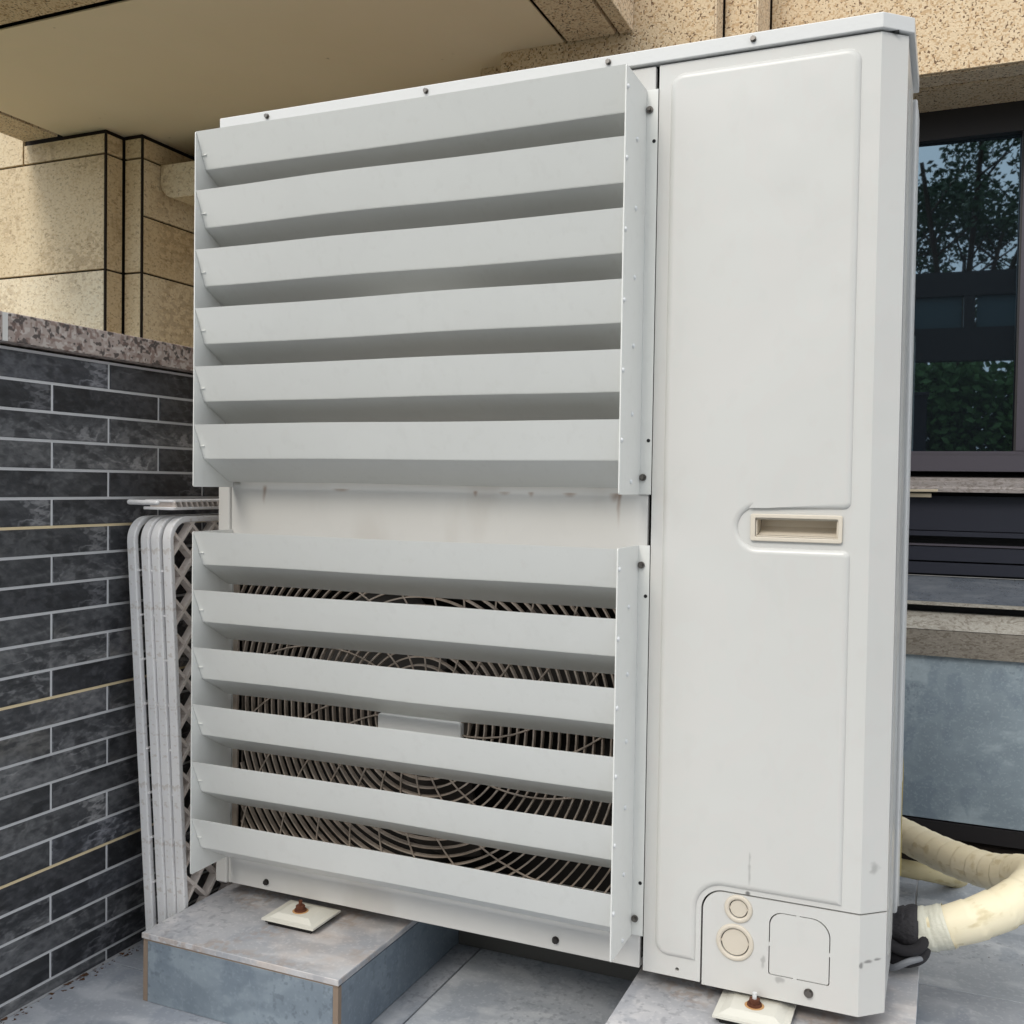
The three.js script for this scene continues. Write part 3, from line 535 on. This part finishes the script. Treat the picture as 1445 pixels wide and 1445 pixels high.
  deflector(0.06, 0.758, 0.757, 'lower wind deflector with the fan guard showing between its slats');
}

// ---------------------------------------------------------------- mounting pads
function pad(x, z, label, visibleBolt) {
  const p = thing('mounting_pad', label, 'foot', null, [x, PT, z]);
  part('rubber', [bx(-0.052, 0.052, 0.0005, 0.006, -0.042, 0.042), bx(-0.056, 0.056, 0.0062, 0.0105, -0.046, 0.046)], M.rubber, p);
  const f = (w, d, y) => [[-w, y, -d], [w, y, -d], [w, y, d], [-w, y, d]];
  const A = f(0.062, 0.05, 0.0107), B = f(0.062, 0.05, 0.0145), C = f(0.052, 0.041, 0.0155), D = f(0.037, 0.028, 0.0225), P = [], q = (a, b, c, d) => P.push(...a, ...b, ...c, ...a, ...c, ...d);
  for (const [L, U] of [[A, B], [B, C], [C, D]]) for (let i = 0; i < 4; i++) { const j = (i + 1) % 4; q(L[j], L[i], U[i], U[j]); }
  q(D[3], D[2], D[1], D[0]); q(...A);
  const g = new THREE.BufferGeometry(); g.setAttribute('position', new THREE.Float32BufferAttribute(P, 3)); g.computeVertexNormals();
  part('plate', metreUV(g), M.padWhite, p);
  part('rust_stain', new THREE.CylinderGeometry(0.0155, 0.0165, 0.0006, 20).translate(0, 0.023, 0.004), std({ color: hex(196, 150, 100), roughness: 0.9 }), p);
  part('nut', [new THREE.CylinderGeometry(0.012, 0.0125, 0.0035, 20).translate(0, 0.0251, 0.004), new THREE.CylinderGeometry(0.0095, 0.0095, 0.0075, 6).translate(0, 0.0307, 0.004)], M.rust, p);
  part('bolt', new THREE.CylinderGeometry(0.0038, 0.0038, 0.014, 12).translate(0, 0.0375, 0.004), visibleBolt ? M.zinc : M.rust, p);
}
pad(0.232, 0.024, 'white plate foot with a dark rusted bolt on the left plinth', false);
pad(1.145, 0.012, 'white plate foot with an orange rusty nut on the right plinth', true);

// ---------------------------------------------------------------- lattice boards leaning on the brick wall
const boardGeo = (() => {
  // local: x thickness 0..T, y height 0..Hh, z from 0 (front) back to -D
  const T = 0.022, Hh = 0.958, D = 0.56, fr = 0.013;
  const out = roundRect(new THREE.Shape(), 0, 0, D, Hh, 0.055), hole = new THREE.Path(); roundRect(hole, fr, fr, D - fr, Hh - fr, 0.042); out.holes.push(hole);
  const frame = metreUV(ext(out, T, 0.003).rotateY(Math.PI / 2)); // shape x runs to -z
  const ribs = [], c = 0.036, ww = 0.0036;
  const a0 = [fr - 0.003, fr - 0.003, D - fr + 0.003, Hh - fr + 0.003];
  const clipLine = (k, s) => { // y = s * z + k inside the frame rectangle
    const P = []; const add = (z, y) => { if (z >= a0[0] - 1e-9 && z <= a0[2] + 1e-9 && y >= a0[1] - 1e-9 && y <= a0[3] + 1e-9) P.push([z, y]); };
    add(a0[0], s * a0[0] + k); add(a0[2], s * a0[2] + k); add((a0[1] - k) / s, a0[1]); add((a0[3] - k) / s, a0[3]);
    return P.length >= 2 ? [P[0], P[P.length - 1][0] === P[0][0] ? P[1] : P[P.length - 1]] : null;
  };
  for (const s of [1, -1]) for (let k = -2; k < 3; k += 0.0735) {
    const l = clipLine(k, s); if (!l) continue; const [[z0, y0], [z1, y1]] = l, len = Math.hypot(z1 - z0, y1 - y0); if (len < 0.02) continue;
    ribs.push(metreUV(new THREE.BoxGeometry(T - 0.003 - (s > 0 ? 0 : 0.0008), ww * 2, len).rotateX(Math.atan2(y1 - y0, z1 - z0)).translate(T / 2, (y0 + y1) / 2, -(z0 + z1) / 2)));
  }
  // short studs between the boards, as spacers on the long front edge
  const studs = []; for (let y = 0.08; y < 0.9; y += 0.095) studs.push(bx(T, T + 0.004, y, y + 0.004, -0.02, -0.006));
  return { T, Hh, D, frame, ribs: merge(ribs), studs };
})();
{
  const put = (x, z, lean, label, last, grid, y = G + 0.001) => {
    const b = thing('lattice_board', label, 'board', 'white lattice boards stacked by the brick wall', [x, y, z]);
    part('frame', boardGeo.frame, M.board, b); if (grid) part('lattice', boardGeo.ribs, M.boardIn, b); if (!last) for (const g of boardGeo.studs) part('spacer', g, M.board, b);
    b.rotation.z = lean; return b;
  };
  const tops = [-0.185, -0.151, -0.1265, -0.099], bots = [-0.121, -0.09, -0.067, -0.0445];
  const lab = ['white plastic board standing on edge against the wall, nearest to the bricks', 'white plastic board second from the brick wall in the leaning stack', 'white plastic board third from the brick wall in the leaning stack', 'white lattice board outermost in the leaning stack, its diamond grid facing the unit'];
  for (let i = 0; i < 4; i++) put(bots[i], 0.082 - i * 0.004, Math.atan2(bots[i] - tops[i], 0.92), lab[i], i === 3, i === 3);
  const f = thing('lattice_board', 'small white ribbed board lying flat across the tops of the leaning boards', 'board', null, [-0.165, 0.797, 0.06]);
  part('frame', [metreUV(ext(roundRect(new THREE.Shape(), 0, 0, 0.086, 0.44, 0.012), 0.006, 0.0015).rotateX(-Math.PI / 2).translate(0, 0.0, 0)), metreUV(ext(roundRect(new THREE.Shape(), 0.002, 0.002, 0.084, 0.438, 0.012), 0.005, 0.0015).rotateX(-Math.PI / 2).translate(0, 0.0165, 0))], M.board, f);
  const st = [];
  for (let z = -0.012; z > -0.43; z -= 0.017) st.push(metreUV(new THREE.BoxGeometry(0.07, 0.0125, 0.0045).rotateX(0.5).translate(0.05, 0.0115, z)));
  part('ribs', st, M.boardIn, f);
  part('front_rod', new THREE.CapsuleGeometry(0.0055, 0.075, 6, 12).rotateZ(Math.PI / 2).translate(0.033, 0.016, 0.028), M.board, f);
}

// ---------------------------------------------------------------- insulated pipes at the right rear
{
  const V = (a) => a.map((p) => new THREE.Vector3(...p));
  function wrapTube(pts, rad, n, turns) { // wrapped tube: overlapping tape turns and an uneven girth
    const c = new THREE.CatmullRomCurve3(V(pts)), R = 40, P = [], UV = [], I = [], F = c.computeFrenetFrames(n, false), len = c.getLength();
    for (let i = 0; i <= n; i++) {
      const s = i / n, p = c.getPointAt(s), N = F.normals[i], B = F.binormals[i];
      for (let j = 0; j <= R; j++) {
        const a = (j / R) * 2 * Math.PI, ph = ((s * turns + 0.16 * Math.sin(a) + 50) % 1);
        const r = rad(s) * (1 + 0.07 * (Math.pow(ph, 0.6) - 0.6) + 0.05 * (fbm((s * 3) % 1, j / R, 5, 5, 901, 3) - 0.5) + 0.012 * Math.sin(3 * a + 9 * s));
        const q = p.clone().addScaledVector(N, r * Math.cos(a)).addScaledVector(B, r * Math.sin(a));
        P.push(q.x, q.y, q.z); UV.push(s * len, (j / R) * 0.3);
      }
    }
    for (let i = 0; i < n; i++) for (let j = 0; j < R; j++) { const a = i * (R + 1) + j, b = a + R + 1; I.push(a, a + 1, b, b, a + 1, b + 1); }
    const g = new THREE.BufferGeometry(); g.setAttribute('position', new THREE.Float32BufferAttribute(P, 3)); g.setAttribute('uv', new THREE.Float32BufferAttribute(UV, 2)); g.setIndex(I); g.computeVertexNormals(); return g;
  }
  const tube = (pts, r, n = 24) => new THREE.TubeGeometry(new THREE.CatmullRomCurve3(V(pts)), n, r, 12);
  const p = thing('insulated_pipe', 'thick cream wrapped pipe bending out of the unit and back to the wall', 'pipe');
  part('wrapping', wrapTube([[1.392, 0.036, -0.30], [1.43, 0.046, -0.30], [1.50, 0.076, -0.31], [1.565, 0.102, -0.36], [1.60, 0.106, -0.46], [1.59, 0.075, -0.58], [1.54, 0.03, -0.70], [1.44, -0.002, -0.86], [1.34, -0.022, -1.03], [1.24, -0.04, -1.2]], (s) => lerp(0.038, 0.042, s), 300, 22), M.wrap, p);
  part('tape_end', wrapTube([[1.385, 0.0345, -0.30], [1.42, 0.043, -0.30], [1.446, 0.053, -0.301]], (s) => 0.0405, 30, 2), M.wrapEnd, p);
  part('black_sleeve', wrapTube([[1.30, 0.04, -0.30], [1.345, 0.036, -0.30], [1.395, 0.036, -0.30]], (s) => 0.039 + 0.005 * Math.sin(s * 9), 40, 4), M.sleeve, p);
  part('tail_cable', tube([[1.33, 0.0, -0.275], [1.365, -0.012, -0.262], [1.40, 0.002, -0.268], [1.405, 0.03, -0.28]], 0.013), M.sleeve, p);
  part('tail_cable', tube([[1.335, 0.02, -0.262], [1.37, 0.012, -0.25], [1.397, 0.02, -0.256], [1.408, 0.04, -0.27]], 0.010), M.sleeve, p);
  part('grey_cable', tube([[1.33, -0.022, -0.26], [1.35, -0.02, -0.24], [1.38, -0.002, -0.24], [1.40, 0.0, -0.26]], 0.006), M.cableGrey, p);
  const q = thing('thin_pipe', 'thinner olive pipe running under the thick wrapped pipe', 'pipe');
  part('wrapping', wrapTube([[1.22, -0.065, -0.98], [1.33, -0.095, -1.0], [1.42, -0.118, -1.05], [1.48, -0.19, -1.2], [1.49, -0.34, -1.32]], () => 0.022, 80, 14), std({ map: wrapT, color: new THREE.Color(0.55, 0.52, 0.42), roughness: 0.7 }), q);
  const y = thing('yellow_cable', 'dull yellow cable hanging down the right rear edge of the unit', 'cable');
  part('sheath', tube([[1.342, 0.02, -0.62], [1.341, 0.16, -0.62], [1.342, 0.27, -0.60], [1.335, 0.36, -0.55]], 0.009), M.cableYellow, y);
  const c = thing('cardboard_scrap', 'small folded scrap of cardboard sticking out behind the unit by the window ledge', 'cardboard');
  part('flap', sweepX([[-0.055, 0.0025], [0.04, -0.0005], [0.04, 0.002], [-0.055, 0.005]], -0.11, 0.0).rotateZ(0.02), M.card, c);
  part('fold', bx(-0.11, -0.012, -0.012, -0.0045, 0.0, 0.032), M.card, c);
  c.position.set(1.405, 0.861, -0.56);
}

// ---------------------------------------------------------------- litter along the foot of the brick wall
{
  const list = [];
  for (let i = 0; i < 170; i++) {
    const z = rr(-0.1, 0.7), x = -0.206 + Math.pow(rnd(), 2.6) * 0.025, s = rr(0.0012, 0.004) * (rnd() < 0.1 ? 2 : 1);
    list.push(metreUV(new THREE.TetrahedronGeometry(s, 0).scale(1, 0.45, 1.6).rotateY(rnd() * 6).translate(x, G + s * 0.25, z)));
  }
  const m = part('dirt_crumbs', merge(list), M.dirt, scene); m.userData = { label: 'brown crumbs of dirt and leaf along the foot of the brick wall', category: 'dirt', kind: 'stuff' };
  const gr = [];
  for (let i = 0; i < 90; i++) { const sz = rr(0.0008, 0.0024); gr.push(metreUV(new THREE.TetrahedronGeometry(sz, 0).rotateY(rnd() * 6).translate(rr(-0.2, 1.9), G + sz * 0.3, rr(-1.1, 0.4)))); }
  const gm = part('floor_grit', merge(gr), M.dirt, scene); gm.userData = { label: 'scattered dark grit on the grey floor tiles', category: 'grit', kind: 'stuff' };
  const lf = thing('dry_leaf', 'curled orange dry leaf on the floor by the left plinth corner', 'leaf');
  const g = new THREE.PlaneGeometry(0.03, 0.018, 6, 4); const p = g.attributes.position;
  for (let i = 0; i < p.count; i++) { const x = p.getX(i) / 0.015, yv = p.getY(i); p.setY(i, yv * (1 - x * x * 0.9)); p.setZ(i, 0.006 * x * x + 60 * yv * yv); }
  g.computeVertexNormals(); part('blade', g.rotateX(-Math.PI / 2).rotateY(0.5).translate(-0.05, G + 0.003, 0.145), M.dead, lf);
}

// ---------------------------------------------------------------- across the yard (mirrored in the window panes)
{
  const leafGeo = new THREE.BufferGeometry(); leafGeo.setAttribute('position', new THREE.Float32BufferAttribute([0, 0, 0, 0.5, 0.28, 0.05, 1, 0, 0, 0, 0, 0, 1, 0, 0, 0.5, -0.28, 0.05], 3)); leafGeo.computeVertexNormals();
  const cloud = (name, mat, parent, n, sample) => {
    const im = new THREE.InstancedMesh(leafGeo, mat, n), o = new THREE.Object3D();
    for (let i = 0; i < n; i++) { const [x, y, z, s] = sample(i); o.position.set(x, y, z); o.rotation.set(rr(-1, 1), rr(0, 6.28), rr(-1, 1)); o.scale.setScalar(s); o.updateMatrix(); im.setMatrixAt(i, o.matrix); }
    im.name = name; im.castShadow = im.receiveShadow = true; parent.add(im); return im;
  };
  const tree = (x, z, H, label) => {
    const t = thing('yard_tree', label, 'tree', 'trees across the yard', [x, G - 0.03, z]);
    const br = [], tips = [], v = (a) => new THREE.Vector3(...a);
    const limb = (a, b, r0, r1) => { const d = b.clone().sub(a), g = new THREE.CylinderGeometry(r1, r0, d.length(), 7); g.applyQuaternion(new THREE.Quaternion().setFromUnitVectors(v([0, 1, 0]), d.clone().normalize())); g.translate(...a.clone().add(b).multiplyScalar(0.5).toArray()); br.push(g); };
    const fork = v([rr(-0.1, 0.1), H * 0.34, rr(-0.1, 0.1)]); limb(v([0, 0, 0]), fork, 0.10, 0.07);
    for (let i = 0; i < 9; i++) {
      const a = (i / 9) * 6.28 + rr(-0.3, 0.3), e = fork.clone().add(v([Math.cos(a) * rr(0.7, 1.4), H * rr(0.2, 0.5), Math.sin(a) * rr(0.7, 1.4)])); limb(fork, e, 0.045, 0.022);
      for (let k = 0; k < 5; k++) { const q = fork.clone().lerp(e, rr(0.45, 1)), w = q.clone().add(v([rr(-0.8, 0.8), rr(0.0, 0.8), rr(-0.8, 0.8)])); limb(q, w, 0.016, 0.006); tips.push(w); }
    }
    part('trunk', br, M.trunk, t);
    const cr = cloud('crown', M.leafDark, t, 9000, () => { const c = tips[Math.floor(rnd() * tips.length)], r = 0.26; return [c.x + rr(-r, r), c.y + 0.25 + rr(-r, r) * 0.8, c.z + rr(-r, r), rr(0.045, 0.10)]; });
    cr.userData.kind = 'stuff';
  };
  tree(2.0, 7.0, 6.2, 'leafy tree mirrored in the window above the dark pergola beam');
  tree(3.6, 8.6, 6.6, 'leafy tree farther right in the mirrored yard');
  const hedge = cloud('hedge', M.leaf, scene, 30000, () => { const z = rr(6.0, 7.3), x = rr(0.2, 5); return [x, rr(G, 2.15 + 0.3 * vn(x / 6, 0.5, 9, 3, 77)), z, rr(0.08, 0.16)]; });
  hedge.userData = { label: 'green hedge mirrored in the lower part of the window', category: 'hedge', kind: 'stuff' };
  const p = thing('pergola', 'dark pergola beams mirrored across the window', 'pergola', null, [2.6, G, 4.1]);
  part('beam', bx(-2.6, 2.6, 2.76, 2.97, -0.05, 0.05), M.frameDark, p); part('beam', bx(-2.6, 2.6, 2.19, 2.48, -0.05, 0.05), M.frameDark, p);
  for (const x of [-2.5, 2.5]) part('post', bx(x - 0.05, x + 0.05, 0, 2.97, -0.052, 0.052), M.frameDark, p);
  part('strut', bx(-0.725, -0.635, 2.481, 2.759, -0.045, 0.045), M.frameDark, p);
  part('pane', bx(-2.4, -0.74, 2.485, 2.755, -0.004, 0.004), M.teal, p); part('pane', bx(-0.62, 2.4, 2.485, 2.755, -0.004, 0.004), M.teal, p);
  const k = thing('garden_cabinet', 'dark grey cabinet mirrored at the foot of the window', 'cabinet', null, [1.15, G - 0.03, 5.2]);
  part('body', bx(-0.5, 0.48, 0.05, 2.0, -0.25, 0.25), M.navy, k); part('top', bx(-0.52, 0.5, 2.002, 2.03, -0.27, 0.27), M.frame, k); part('plinth', bx(-0.48, 0.46, 0, 0.048, -0.23, 0.23), M.black, k);
}
renderer.render(scene, camera);
